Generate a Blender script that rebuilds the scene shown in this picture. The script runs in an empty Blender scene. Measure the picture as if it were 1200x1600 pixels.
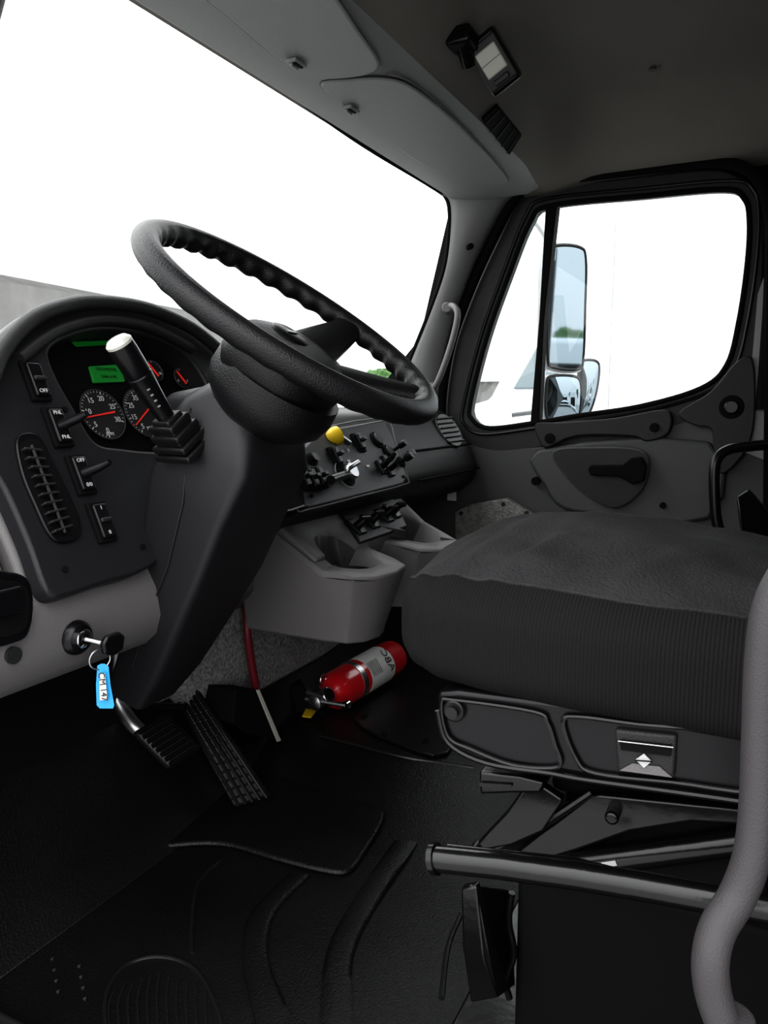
import bpy,bmesh,math,random
from mathutils import Vector,Matrix
random.seed(4)
V=Vector
sc=bpy.context.scene
try:
    sc.view_settings.view_transform='Standard'
    sc.view_settings.look='Medium High Contrast'
except Exception as e: print(e)
# ------------------------------------------------------------ survey of the cab
# X = across the cab (towards passenger door), Y = forwards, Z = up, metres
CAM=V((0,0,.75)); yaw=math.radians(27); pit=math.radians(8)
F=V((math.cos(yaw)*math.cos(pit),math.sin(yaw)*math.cos(pit),-math.sin(pit)))
R=V((math.sin(yaw),-math.cos(yaw),0)); U=R.cross(F)
def ray(px,py): return F+R*((px-600)/1200)+U*((800-py)/1200)
def onX(px,py,X): d=ray(px,py); return CAM+d*(X/d.x)
def onY(px,py,Y): d=ray(px,py); return CAM+d*(Y/d.y)
def onZ(px,py,Z): d=ray(px,py); return CAM+d*((Z-CAM.z)/d.z)
def atD(px,py,D): return CAM+ray(px,py)*D
def onP(px,py,p0,n): d=ray(px,py); return CAM+d*(n.dot(p0-CAM)/n.dot(d))
# ------------------------------------------------------------ materials
def mat(name,col,rough=.5,metal=0,bump=0,bscale=200,var=.0,vscale=8,emis=None,es=1,spec=.5,kind='noise',coat=0):
    m=bpy.data.materials.new(name); m.use_nodes=True; nt=m.node_tree; b=nt.nodes['Principled BSDF']
    b.inputs['Base Color'].default_value=(*col,1); b.inputs['Roughness'].default_value=rough
    b.inputs['Metallic'].default_value=metal; b.inputs['Specular IOR Level'].default_value=spec
    b.inputs['Coat Weight'].default_value=coat
    tc=nt.nodes.new('ShaderNodeTexCoord')
    if var>0:
        n=nt.nodes.new('ShaderNodeTexNoise'); n.inputs['Scale'].default_value=vscale; n.inputs['Detail'].default_value=5
        nt.links.new(tc.outputs['Object'],n.inputs['Vector'])
        r=nt.nodes.new('ShaderNodeValToRGB'); r.color_ramp.elements[0].position=.3; r.color_ramp.elements[1].position=.7
        r.color_ramp.elements[0].color=(*[c*(1-var) for c in col],1); r.color_ramp.elements[1].color=(*[min(1,c*(1+var)) for c in col],1)
        nt.links.new(n.outputs['Fac'],r.inputs['Fac']); nt.links.new(r.outputs['Color'],b.inputs['Base Color'])
    if bump>0:
        if kind=='noise':
            n=nt.nodes.new('ShaderNodeTexNoise'); n.inputs['Scale'].default_value=bscale; n.inputs['Detail'].default_value=3; o=n.outputs['Fac']
        elif kind=='voronoi':
            n=nt.nodes.new('ShaderNodeTexVoronoi'); n.inputs['Scale'].default_value=bscale; n.feature='DISTANCE_TO_EDGE'; o=n.outputs['Distance']
        else:
            n=nt.nodes.new('ShaderNodeTexWave'); n.inputs['Scale'].default_value=bscale; n.bands_direction='Y'; n.inputs['Distortion'].default_value=1.2; n.inputs['Detail Scale'].default_value=12; o=n.outputs['Fac']
        nt.links.new(tc.outputs['Object'],n.inputs['Vector'])
        bp=nt.nodes.new('ShaderNodeBump'); bp.inputs['Strength'].default_value=bump; bp.inputs['Distance'].default_value=.004
        nt.links.new(o,bp.inputs['Height']); nt.links.new(bp.outputs['Normal'],b.inputs['Normal'])
    if emis:
        b.inputs['Emission Color'].default_value=(*emis,1); b.inputs['Emission Strength'].default_value=es
    return m
M={}
M['rubber']=mat('floor_rubber',(.0055,.0055,.006),.38,bump=.35,bscale=260,var=.35,vscale=5,spec=.30)
M['rubber2']=mat('rubber_ribs',(.009,.009,.009),.35,bump=.1,spec=.35)
M['ridge']=mat('mat_ridge_rubber',(.009,.009,.009),.32,spec=.45)
M['dark']=mat('dash_dark_plastic',(.016,.016,.017),.5,bump=.25,bscale=700,spec=.4)
M['dark2']=mat('black_panel_plastic',(.015,.015,.017),.42,bump=.15,bscale=900,spec=.4)
M['black']=mat('black_gloss_plastic',(.005,.005,.006),.28,spec=.35)
M['matte']=mat('black_matte',(.004,.004,.004),.8,spec=.15)
M['grey']=mat('dash_grey_plastic',(.138,.131,.131),.45,bump=.25,bscale=800)
M['grey2']=mat('pillar_grey_plastic',(.25,.25,.248),.55,bump=.2,bscale=800)
M['handle']=mat('grab_handle_plastic',(.050,.047,.049),.45,bump=.2,bscale=700,spec=.3)
M['door']=mat('door_trim_plastic',(.060,.060,.061),.5,bump=.25,bscale=800)
M['head']=mat('headliner_fabric',(.185,.176,.158),.95,bump=.2,bscale=500,var=.08,vscale=3,spec=.2)
M['console']=mat('overhead_plastic',(.235,.242,.233),.55,bump=.2,bscale=700)
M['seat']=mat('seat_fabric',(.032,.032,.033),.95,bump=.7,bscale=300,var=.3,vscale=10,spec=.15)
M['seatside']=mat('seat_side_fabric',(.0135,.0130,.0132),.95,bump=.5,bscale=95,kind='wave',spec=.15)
M['carpet']=mat('carpet_grey',(.24,.237,.235),1,bump=1,bscale=350,var=.5,vscale=160,spec=.1)
M['red']=mat('extinguisher_red',(.58,.01,.018),.25,coat=.5)
M['redhose']=mat('red_hose',(.14,.01,.018),.4)
M['white']=mat('white_label',(.7,.7,.68),.5)
M['yellow']=mat('yellow_plastic',(.8,.55,.02),.4)
M['blue']=mat('blue_key_tag',(.02,.32,.62),.35)
M['steel']=mat('steel',(.5,.5,.51),.3,metal=1)
M['chrome']=mat('chrome',(.7,.7,.72),.12,metal=1)
M['paint']=mat('black_painted_steel',(.004,.004,.004),.2,coat=.0,bump=.2,bscale=30,spec=.5)
M['wheel']=mat('wheel_vinyl',(.008,.008,.009),.38,bump=.3,bscale=500,spec=.4)
M['lcd']=mat('green_lcd',(.003,.04,.008),.3,emis=(.01,.18,.025),es=.5)
M['lcdt']=mat('lcd_text',(.0,.01,.0),.5)
M['greenlamp']=mat('green_backlight',(.0,.05,.005),.3,emis=(.01,.25,.03),es=.15)
M['ink']=mat('white_ink',(.45,.45,.45),.5,emis=(.8,.8,.8),es=.08)
M['dimink']=mat('grey_ink',(.25,.25,.25),.5)
M['blackink']=mat('black_ink',(.01,.01,.01),.6)
M['needle']=mat('red_needle',(.7,.03,.02),.4,emis=(.9,.04,.03),es=.2)
M['lens']=mat('lamp_lens',(.5,.5,.45),.25)
M['mirror']=mat('mirror_glass',(.27,.33,.37),.03,metal=1)  # pale blue of the reflected sky is put into the glass colour
M['emboss']=mat('kick_plate_embossed',(.22,.215,.205),.55,bump=1,bscale=90,kind='voronoi',var=.3,vscale=60)
M['conc']=mat('concrete',(.15,.15,.145),.9,bump=.4,bscale=8,var=.15,vscale=2)
M['asph']=mat('asphalt',(.30,.30,.30),.95,bump=.3,bscale=40,var=.1,vscale=1)
M['bodyw']=mat('white_body_paint',(.8,.82,.83),.3)
M['tglass']=mat('tinted_vehicle_glass',(.2,.25,.27),.1)
M['leaf']=mat('tree_leaves',(.05,.12,.03),.9,var=.5,vscale=3)
M['bark']=mat('tree_bark',(.1,.07,.05),.9)
def glass():
    m=bpy.data.materials.new('window_glass'); m.use_nodes=True; nt=m.node_tree; nt.nodes.clear()
    o=nt.nodes.new('ShaderNodeOutputMaterial'); t=nt.nodes.new('ShaderNodeBsdfTransparent'); g=nt.nodes.new('ShaderNodeBsdfGlossy'); x=nt.nodes.new('ShaderNodeMixShader')
    t.inputs[0].default_value=(.97,.98,.98,1); g.inputs['Roughness'].default_value=.02; x.inputs[0].default_value=.03
    nt.links.new(t.outputs[0],x.inputs[1]); nt.links.new(g.outputs[0],x.inputs[2]); nt.links.new(x.outputs[0],o.inputs[0]); return m
M['glass']=glass()
# ------------------------------------------------------------ builders
def G(name,loc=(0,0,0),parent=None):
    e=bpy.data.objects.new(name,None); e.empty_display_size=.05; e.location=loc; sc.collection.objects.link(e)
    if parent is not None:
        e.parent=parent; e.location=V(loc)-WL[parent.name]
    WL[e.name]=V(loc); return e
WL={}
def link(o,parent):
    sc.collection.objects.link(o)
    if parent is not None:
        o.parent=parent; o.matrix_parent_inverse=Matrix.Translation(-WL[parent.name])
    return o
def mk(name,vs,fs,m,parent=None,bevel=0,seg=3,sub=0,ang=40,solid=0):
    me=bpy.data.meshes.new(name); me.from_pydata([tuple(v) for v in vs],[],fs); me.update()
    bm=bmesh.new(); bm.from_mesh(me); bmesh.ops.recalc_face_normals(bm,faces=bm.faces); bm.to_mesh(me); bm.free()
    me.materials.append(M[m] if isinstance(m,str) else m)
    me.shade_smooth()
    try: me.set_sharp_from_angle(angle=math.radians(ang))
    except Exception: pass
    o=bpy.data.objects.new(name,me); link(o,parent)
    if solid: s=o.modifiers.new('s','SOLIDIFY'); s.thickness=solid; s.offset=0
    if bevel:
        b=o.modifiers.new('b','BEVEL'); b.width=bevel; b.segments=seg; b.limit_method='ANGLE'; b.angle_limit=math.radians(35)
    if sub: s=o.modifiers.new('u','SUBSURF'); s.levels=sub; s.render_levels=sub
    return o
def prism(name,loop,vec,m,parent=None,bevel=0,**k):
    n=len(loop); vec=V(vec); vs=list(loop)+[V(p)+vec for p in loop]
    fs=[list(range(n)),list(range(2*n-1,n-1,-1))]+[[i,(i+1)%n,(i+1)%n+n,i+n] for i in range(n)]
    return mk(name,vs,fs,m,parent,bevel,**k)
def cat(pts,closed=False,k=8):
    pts=[V(p) for p in pts]; n=len(pts); out=[]
    for i in range(n if closed else n-1):
        if closed: a,b,c,d=pts[i-1],pts[i],pts[(i+1)%n],pts[(i+2)%n]
        else: a,b,c,d=pts[max(i-1,0)],pts[i],pts[i+1],pts[min(i+2,n-1)]
        for j in range(k):
            t=j/k; out.append(.5*((2*b)+(c-a)*t+(2*a-5*b+4*c-d)*t*t+(3*b-a-3*c+d)*t**3))
    if not closed: out.append(pts[-1])
    return out
def frame(n):
    n=V(n).normalized(); a=V((0,0,1)) if abs(n.z)<.9 else V((0,1,0)); u=a.cross(n).normalized(); return u,n.cross(u),n
def hit(poly,ang):
    dx,dy=math.cos(ang),math.sin(ang); best=None
    for i in range(len(poly)):
        x1,y1=poly[i]; x2,y2=poly[(i+1)%len(poly)]; ex,ey=x2-x1,y2-y1; den=dx*ey-dy*ex
        if abs(den)<1e-12: continue
        t=(x1*ey-y1*ex)/den; s=(x1*dy-y1*dx)/den
        if t>0 and -1e-6<=s<=1+1e-6 and (best is None or t>best): best=t
    return best or .001
def ring(name,outer,inner,n,vec,m,parent=None,bevel=0,N=144):
    u,v,nn=frame(n); c=sum((V(p) for p in inner),V())/len(inner)
    O=[((V(p)-c).dot(u),(V(p)-c).dot(v)) for p in outer]; I=[((V(p)-c).dot(u),(V(p)-c).dot(v)) for p in inner]
    vs=[]
    for P in (O,I):
        for i in range(N):
            a=2*math.pi*i/N; t=hit(P,a); vs.append(c+u*(t*math.cos(a))+v*(t*math.sin(a)))
    vec=V(vec); vs+= [p+vec for p in vs]; fs=[]
    for i in range(N):
        j=(i+1)%N
        fs+=[[i,j,N+j,N+i],[2*N+i,3*N+i,3*N+j,2*N+j],[i,2*N+i,2*N+j,j],[N+i,N+j,3*N+j,3*N+i]]
    return mk(name,vs,fs,m,parent,bevel)
def loft(name,loops,m,parent=None,cap=True,closed=True,**k):
    n=len(loops[0]); vs=[p for l in loops for p in l]; fs=[]
    for a in range(len(loops)-1):
        for i in range(n if closed else n-1):
            j=(i+1)%n; fs.append([a*n+i,a*n+j,(a+1)*n+j,(a+1)*n+i])
    if cap and closed: fs+=[list(range(n)),list(range((len(loops)-1)*n,len(loops)*n))]
    return mk(name,vs,fs,m,parent,**k)
def tube(name,pts,r,m,parent=None,closed=False,seg=12,flat=None):
    pts=[V(p) for p in pts]; n=len(pts); rs=r if isinstance(r,(list,tuple)) else [r]*n
    if len(rs)!=n: rs=[rs[min(len(rs)-1,int(i*len(rs)/n))] for i in range(n)]
    T=[]
    for i in range(n):
        if closed: t=pts[(i+1)%n]-pts[i-1]
        else: t=pts[min(i+1,n-1)]-pts[max(i-1,0)]
        T.append(t.normalized() if t.length>1e-9 else V((0,0,1)))
    u,_,_=frame(T[0]); loops=[]
    for i in range(n):
        u=(u-T[i]*u.dot(T[i])).normalized(); w=T[i].cross(u)
        loops.append([pts[i]+(u*math.cos(a)+w*math.sin(a))*rs[i] for a in [2*math.pi*q/seg for q in range(seg)]])
    if closed:
        loops.append(loops[0]); return loft(name,loops,m,parent,cap=False)
    return loft(name,loops,m,parent)
def cyl(name,p0,p1,r,m,parent=None,r1=None,seg=28,bevel=0):
    p0,p1=V(p0),V(p1); u,v,_=frame(p1-p0); r1=r if r1 is None else r1
    L=[[p+(u*math.cos(a)+v*math.sin(a))*q for a in [2*math.pi*i/seg for i in range(seg)]] for p,q in ((p0,r),(p1,r1))]
    return loft(name,L,m,parent,bevel=bevel)
def lathe(name,o,axis,prof,m,parent=None,seg=32):
    o=V(o); u,v,n=frame(axis)
    return loft(name,[[o+n*h+(u*math.cos(a)+v*math.sin(a))*max(r,1e-4) for a in [2*math.pi*i/seg for i in range(seg)]] for r,h in prof],m,parent)
def box(name,c,size,m,parent=None,ax=None,bevel=.003,**k):
    c=V(c); ax=ax or (V((1,0,0)),V((0,1,0)),V((0,0,1))); a,b,d=[V(q).normalized()*s/2 for q,s in zip(ax,size)]
    return prism(name,[c-a-b-d,c+a-b-d,c+a+b-d,c-a+b-d],d*2,m,parent,bevel=bevel,**k)
def text(name,s,pos,xd,yd,size,m,parent=None):
    if not s: return
    cu=bpy.data.curves.new(name,'FONT'); cu.body=s; cu.size=size; cu.align_x='CENTER'; cu.align_y='CENTER'; cu.extrude=.0003
    cu.materials.append(M[m]); o=bpy.data.objects.new(name,cu); link(o,parent)
    x=V(xd).normalized(); z=x.cross(V(yd)).normalized(); y=z.cross(x)
    mw=Matrix((x,y,z)).transposed().to_4x4(); mw.translation=V(pos); o.matrix_basis=mw; return o
X_,Y_,Z_=V((1,0,0)),V((0,1,0)),V((0,0,1))
def sm(a,b,x): t=max(0,min(1,(x-a)/(b-a))); return t*t*(3-2*t)
def bool_cut(body,cuts):
    for i,c_ in enumerate(cuts):
        m=body.modifiers.new('cut%d'%i,'BOOLEAN'); m.operation='DIFFERENCE'; m.object=c_; m.solver='EXACT'
    bpy.context.view_layer.update()
    me=bpy.data.meshes.new_from_object(body.evaluated_get(bpy.context.evaluated_depsgraph_get())); body.modifiers.clear(); body.data=me

# ============================================================ SHELL
fl=G('floor',(1.3,.2,0))
def flz(x,y): return .055*sm(1.02,1.36,x)*sm(.22,.60,y)+.0
nx,ny=70,76; vs=[];fs=[]
for i in range(nx+1):
    for j in range(ny+1):
        x=.50+1.70*i/nx; y=-.8+1.92*j/ny; vs.append((x,y,flz(x,y)))
for i in range(nx):
    for j in range(ny):
        a=i*(ny+1)+j; fs.append([a,a+1,a+ny+2,a+ny+1])
mk('floor_mat',vs,fs,'rubber',fl)
box('floor_pan',(1.35,.16,-.045),(1.70,1.92,.06),'rubber',fl)
def onF(px,py,off=0):
    d=ray(px,py); p=onZ(px,py,0)
    for _ in range(25):
        z=flz(p.x,p.y)+off; p=CAM+d*((z-CAM.z)/d.z)
    return p
pl=[onZ(x,y,.055) for x,y in ((553,1128),(590,1095),(640,1070),(720,1100),(700,1180),(620,1165))]
prism('access_plate',cat(pl,True,3),(0,0,.007),'rubber2',fl,bevel=.003)
for x,y in ((570,1120),(628,1082),(600,1150),(665,1160)): cyl('plate_screw',onZ(x,y,.06),onZ(x,y,.06)+V((0,0,.006)),.006,'matte',fl)
def ridge(nm,pp,r=.004,closed=False,m='ridge'): tube(nm,cat([onF(x,y,.0) for x,y in pp],closed,8),r,m,fl,closed=closed,seg=8)
def band(nm,pa,pb,h=.007):
    a=cat([onF(x,y) for x,y in pa],False,6); b=cat([onF(x,y) for x,y in pb],False,6); n=len(a)
    lo=[[a[i]-V((0,0,.004)),a[i]+V((0,0,h*.6)),a[i].lerp(b[i],.2)+V((0,0,h)),a[i].lerp(b[i],.8)+V((0,0,h)),b[i]+V((0,0,h*.6)),b[i]-V((0,0,.004))] for i in range(n)]
    loft(nm,lo,'rubber',fl,ang=70)
ridge('mat_ridge_a',[(740,1200),(640,1185),(560,1165),(500,1150)],.004)
pad=[onF(x,y) for x,y in ((150,1225),(300,1222),(440,1226),(505,1248),(585,1268),(600,1285),(572,1335),(545,1368),(500,1366),(430,1348),(345,1325),(250,1330),(120,1350),(20,1360),(20,1300))]
prism('heel_mat_pad',cat(pad,True,4),(0,0,.010),'rubber',fl,bevel=.007)
band('mat_band_right',[(652,1320),(588,1420),(552,1500),(552,1620)],[(615,1318),(545,1420),(508,1500),(500,1620)])
band('mat_band_left',[(485,1372),(430,1430),(420,1500),(450,1580),(470,1640)],[(452,1368),(392,1430),(378,1500),(395,1580),(410,1640)])
ridge('mat_ridge_f',[(345,1345),(310,1380),(300,1440),(300,1490)],.003,m='rubber2')
ridge('mat_ridge_g',[(720,1430),(700,1480),(690,1560)],.004,m='rubber2')
for i in range(11):
    ridge('heel_rib',[(172+i*15,1610),(170+i*15,1555+abs(i-5)*3),(180+i*14,1520+abs(i-5)*5)],.0018,m='rubber2')
ridge('heel_pad_edge',[(170,1640),(165,1560),(195,1510),(250,1495),(305,1515),(340,1580),(350,1640)],.003,m='rubber2')
for i in range(4):
    for j in range(2): 
        p=onF(82+j*42+i*3,1500+i*17+j*11); cyl('mat_stud',p,p+V((0,0,.0025)),.0026,'handle',fl,seg=3)
ds=G('door_sill_trim',(.55,.3,0))
prism('sill_body',[V((.42,-.8,-.06)),V((.42,-.8,.0)),V((.47,-.8,.018)),V((.54,-.8,.018)),V((.56,-.8,-.06))],(0,1.85,0),'dark',ds,bevel=.006)
for i in range(3): box('sill_rib',(.475+i*.022,.15,.02),(.006,1.8,.006),'matte',ds,bevel=.002)
prism('toe_board',[V((.5,1.04,.30)),V((.5,.985,.2)),V((.5,.93,.05)),V((.5,.86,-.005)),V((.5,1.10,-.005)),V((.5,1.10,.30))],(1.65,0,0),'rubber',fl,bevel=.01)
wf=G('wall_front',(1.3,1.05,.5))
XC=1.00
prism('firewall_carpet',[V((XC,1.10,.70)),V((XC,1.02,.6)),V((XC,.995,.4)),V((XC,.985,.165)),V((XC,1.1,.165))],(2.15-XC,0,0),'carpet',wf,bevel=.01)
prism('firewall_left',[V((.5,1.10,.70)),V((.5,1.02,.6)),V((.5,.995,.4)),V((.5,.985,.165)),V((.5,1.1,.165))],(XC-.5,0,0),'matte',wf,bevel=.005)
dh=[(1.02,1.02,.52),(1.06,.955,.50),(1.25,.935,.48),(1.55,.935,.48),(1.75,.955,.48),(1.80,1.02,.48)]
loft('engine_cover_carpet',[[V((x,y,.50)) for x,y,z in dh]+[V((1.4,1.06,.5))],[V((x,y,.22)) for x,y,z in dh]+[V((1.4,1.06,.22))],[V((x+(1.4-x)*.06,y+.01,.15)) for x,y,z in dh]+[V((1.4,1.06,.15))],[V((x+(1.4-x)*.12,y+.045,.12)) for x,y,z in dh]+[V((1.4,1.08,.12))]],'carpet',wf)
box('cowl_panel',(1.3,1.16,.3),(1.75,.08,.88),'dark',wf)
prism('cowl_side',[V((.47,.86,-.02)),V((.47,.84,.42)),V((.47,.88,.72)),V((.47,1.16,.72)),V((.47,1.16,-.02))],(.035,0,0),'matte',wf,bevel=.004)
wr=G('wall_right',(2.2,-.4,.6))
prism('side_panel',[V((2.15,-.8,-.05)),V((2.15,.0,-.05)),V((2.15,.0,1.36)),V((2.15,-.8,1.36))],(.06,0,0),'door',wr)
wb=box('wall_rear',(1.33,-.83,.65),(1.78,.06,1.5),'door')
wl=prism('wall_left',[V((.44,-.8,-.05)),V((.44,-.14,-.05)),V((.44,-.14,1.36)),V((.44,-.8,1.36))],(.06,0,0),'door')  # unseen wall behind the door opening, extended forward to cut incoming light
# driver's door, standing open; out of view, added to shade the cab's near side
d2=G('door_2',(0,1.1,.6)); hx,hy=.43,.98; dd=V((-.86,.42,0)).normalized(); dn=V((-dd.y,dd.x,0))
def dpt(s,z): return V((hx,hy,z))+dd*s
prism('door_shell',[dpt(0,-.05),dpt(.88,-.05),dpt(.88,.78),dpt(.5,.70),dpt(0,.68)],dn*.06,'door',d2,bevel=.01)
ring('door_window_frame',[dpt(0,.66),dpt(.88,.72),dpt(.88,1.33),dpt(.30,1.33),dpt(.0,.80)],[dpt(.06,.74),dpt(.80,.80),dpt(.80,1.27),dpt(.34,1.27),dpt(.08,.82)],dn,dn*.05,'dark',d2,bevel=.004)
prism('door_window_glass',[dpt(.06,.74)+dn*.02,dpt(.80,.80)+dn*.02,dpt(.80,1.27)+dn*.02,dpt(.34,1.27)+dn*.02,dpt(.08,.82)+dn*.02],dn*.004,'glass',d2)
ce=G('ceiling',(1.3,0,1.43))
nx,ny=44,60; vs=[];fs=[]
def roofz(x,y):
    z=1.445-.115*sm(1.86,2.17,x)-.09*sm(.75,.46,x)
    t=sm(.44,.615,y); z=z*(1-t)+min(z,1.318-.004*sm(1.9,2.1,x))*t
    return z
for i in range(nx+1):
    for j in range(ny+1):
        x=.44+1.75*i/nx; y=-.82+1.68*j/ny; vs.append((x,y,roofz(x,y)))
for i in range(nx):
    for j in range(ny):
        a=i*(ny+1)+j; fs.append([a,a+1,a+ny+2,a+ny+1])
o=mk('headliner',vs,fs,'head',ce); 
box('roof_skin',(1.32,0.0,1.50),(1.84,1.70,.03),'bodyw',ce,bevel=.01)
box('roof_front',(1.32,.87,1.42),(1.84,.04,.17),'bodyw',ce,bevel=.01)
box('roof_side',(2.2,0,1.42),(.04,1.7,.17),'bodyw',ce,bevel=.01)
# ------------------------------------------------ overhead console
oc=G('overhead_console',(1.3,.7,1.3))
prism('console_body',[V((.62,.845,1.335)),V((.62,.835,1.305)),V((.62,.78,1.298)),V((.62,.63,1.302)),V((.62,.60,1.315)),V((.62,.57,1.345)),V((.62,.60,1.36)),V((.62,.845,1.36))],(1.46,0,0),'console',oc,bevel=.006)
ZC=1.296
def door_oc(nm,pp,latch):
    loop=cat([onZ(x,y,ZC) for x,y in pp],True,4)
    prism(nm,loop,(0,0,.012),'console',oc,bevel=.004)
    tube(nm+'_gap',[p+V((0,0,.004)) for p in loop],.002,'dark',oc,closed=True,seg=6)
    c=onZ(latch[0],latch[1],ZC-.004); box(nm+'_latch',c,(.034,.020,.006),'console',oc,bevel=.002); box(nm+'_latch_slot',c+V((0.0,-.003,-.003)),(.024,.006,.003),'matte',oc,bevel=.001)
    box(nm+'_latch_pull',c+V((0,.004,-.004)),(.020,.005,.006),'grey2',oc,bevel=.002)
door_oc('compartment_door_1',[(300,-30),(370,40),(440,98),(482,122),(530,124),(578,116),(592,98),(560,50),(520,-10),(480,-60),(380,-90)],(463,99))
door_oc('compartment_door_2',[(500,135),(555,182),(615,228),(672,265),(730,283),(785,288),(790,276),(735,215),(690,172),(640,135),(600,124),(545,126)],(548,171))
def rp(x,y):
    d=ray(x,y); t=.5
    while t<4:
        p=CAM+d*t
        if p.z>=roofz(p.x,p.y)-.003: return p
        t+=.002
    return CAM+d*2
sp=G('overhead_speaker_grille',tuple(rp(783,200)))
prism('grille_frame',[rp(752,182),rp(776,160),rp(815,208),rp(796,238)],(0,0,-.008),'matte',sp,bevel=.003)
for i in range(5):
    t=i/5+.1; a=rp(752,182).lerp(rp(796,238),t); b=rp(776,160).lerp(rp(815,208),t); tube('grille_bar',[a+V((0,0,-.009)),b+V((0,0,-.009))],.0015,'dark',sp,seg=6)
p=rp(1020,107); cyl('headliner_button',p,p+V((0,0,-.004)),.008,'handle',ce)
# dome lamp
dl=G('dome_lamp',tuple(rp(752,80)))
box('lamp_mount',rp(722,50)+V((0,0,-.012)),(.05,.045,.03),'black',dl,bevel=.006)
cyl('lamp_knuckle',rp(722,50)+V((0,0,-.01)),rp(740,70)+V((-.02,-.0,-.04)),.014,'black',dl)
lc=atD(770,98,1.34)
ax1=(atD(800,135,1.36)-atD(757,62,1.33)).normalized(); ln=(V((-.55,-.35,-.75))).normalized(); ax2=ln.cross(ax1).normalized(); ln=ax1.cross(ax2).normalized()
if ln.z>0: ln=-ln
box('lamp_body',lc-ln*.018,(.096,.058,.036),'black',dl,ax=(ax1,ax2,ln),bevel=.007)
box('lamp_bezel',lc+ln*.001,(.080,.054,.006),'dark2',dl,ax=(ax1,ax2,ln),bevel=.003)
box('lamp_lens',lc+ln*.003-ax1*.004,(.046,.040,.006),'lens',dl,ax=(ax1,ax2,ln),bevel=.003)
box('lens_rib',lc+ln*.0065-ax1*.004,(.0012,.038,.0012),'grey',dl,ax=(ax1,ax2,ln),bevel=0)
box('lamp_switch',lc+ln*.006+ax1*.030,(.010,.03,.006),'black',dl,ax=(ax1,ax2,ln),bevel=.002)

# ============================================================ WINDSHIELD
ws=G('window_1',(1.3,.95,1.05))
Wc=[onX(x,y,2.045) for x,y in ((688,296),(701,318),(702,360),(694,420),(672,485),(640,565),(618,625),(600,680))]
top=[V((.60,.74,1.25)),V((.66,.77,1.298)),V((.80,.795,1.31)),V((1.0,.812,1.312)),V((1.25,.83,1.312)),V((1.55,.842,1.31)),V((1.85,.842,1.312)),V((1.98,.838,1.31))]
tube('windshield_seal',cat([V((.63,1.0,.75)),V((.61,.9,.95))]+top+Wc,False,6),.0065,'matte',ws,seg=10)
def wsp(u,v):
    x=.62+(2.05-.62)*u; b=4*u*(1-u); return V((x,.85+.03*b+(.14+.17*b)*v,1.318-(.56)*v))
vs=[wsp(i/16,j/6) for i in range(17) for j in range(7)]
mk('windshield_glass',vs,[[i*7+j,i*7+j+1,(i+1)*7+j+1,(i+1)*7+j] for i in range(16) for j in range(6)],'glass',ws)
t1=G('trim_1',(2.08,.85,1.1))
Dc=[onX(x,y,2.125) for x,y in ((830,290),(795,315),(765,365),(735,430),(710,500),(693,570),(686,630),(684,690))]
A=cat(Wc,False,5);B=cat(Dc,False,5); n=len(A); loops=[]
for k in range(7):
    t=k/6; loops.append([A[i].lerp(B[i],t)+V((-.022,-.01,0))*math.sin(math.pi*t) for i in range(n)])
vs=[p for l in loops for p in l]; mk('pillar_cover',vs,[[a*n+i,a*n+i+1,(a+1)*n+i+1,(a+1)*n+i] for a in range(6) for i in range(n-1)],'grey2',t1,solid=.008)
for x,y in ((735,385),(702,545)):
    p=onX(x,y,2.06); cyl('trim_plug',p+V((-.004,-.004,0)),p+V((.01,0.01,0)),.008,'matte',t1)
t2=G('trim_2',(.6,.85,1.1))
tube('pillar_left',[V((.575,.985,.80)),V((.575,.92,.92)),V((.575,.80,1.14)),V((.58,.72,1.29))],.035,'dark',t2,seg=16)
gh=G('pillar_grab_handle',tuple(onX(700,540,1.98)))
tube('handle_bar',cat([onX(x,y,X) for x,y,X in ((698,480,2.03),(708,478,1.99),(715,490,1.97),(710,520,1.965),(698,560,1.965),(684,596,1.97),(676,606,1.99),(668,603,2.03))],False,6),.0085,'grey',gh)
for x,y in ((698,480),(672,606)): p=onX(x,y,2.0); cyl('handle_foot',p,p+V((.04,.01,0)),.014,'grey',gh,r1=.017,bevel=.003)

# ============================================================ PASSENGER DOOR
dr=G('door_1',(2.15,.4,.6)); XD=2.15
outer=cat([onX(x,y,XD) for x,y in ((700,668),(706,560),(735,470),(775,380),(812,312),(850,292),(960,279),(1100,264),(1150,272),(1180,300),(1193,345),(1193,430),(1185,520),(1172,590),(1100,650),(1000,682),(850,700),(760,705))],True,6)
inner=cat([onX(x,y,XD) for x,y in ((738,655),(735,630),(760,530),(795,430),(828,348),(858,322),(1000,307),(1130,296),(1163,310),(1171,345),(1168,410),(1155,500),(1136,570),(1095,607),(1000,635),(900,650),(840,660),(765,669))],True,6)
ring('window_frame',outer,inner,X_,(.05,0,0),'dark',dr,bevel=.006)
ic=sum(inner,V())/len(inner)
ring('aperture_surround',[V((2.205,y,z)) for y,z in ((-.05,.5),(1.14,.5),(1.14,.80),(1.0,.95),(.88,1.42),(-.05,1.42))],[V((2.205,(ic+(p-ic)*1.05).y,(ic+(p-ic)*1.05).z)) for p in inner],X_,(.02,0,0),'matte',wr)
tube('outer_seal',cat([onX(x,y,2.13) for x,y in ((688,700),(690,620),(707,530),(740,440),(775,365),(806,308),(850,285),(960,270),(1105,255),(1160,262),(1190,290),(1203,345),(1203,450),(1196,560),(1190,640))],False,8),.014,'matte',dr,seg=12)
tube('inner_seal',inner,.007,'matte',dr,closed=True,seg=10)
tube('frame_step',[inner[i]+ (inner[i]-ic)*.06+V((-.004,0,0)) for i in range(len(inner))],.0045,'black',dr,closed=True,seg=8)
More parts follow.
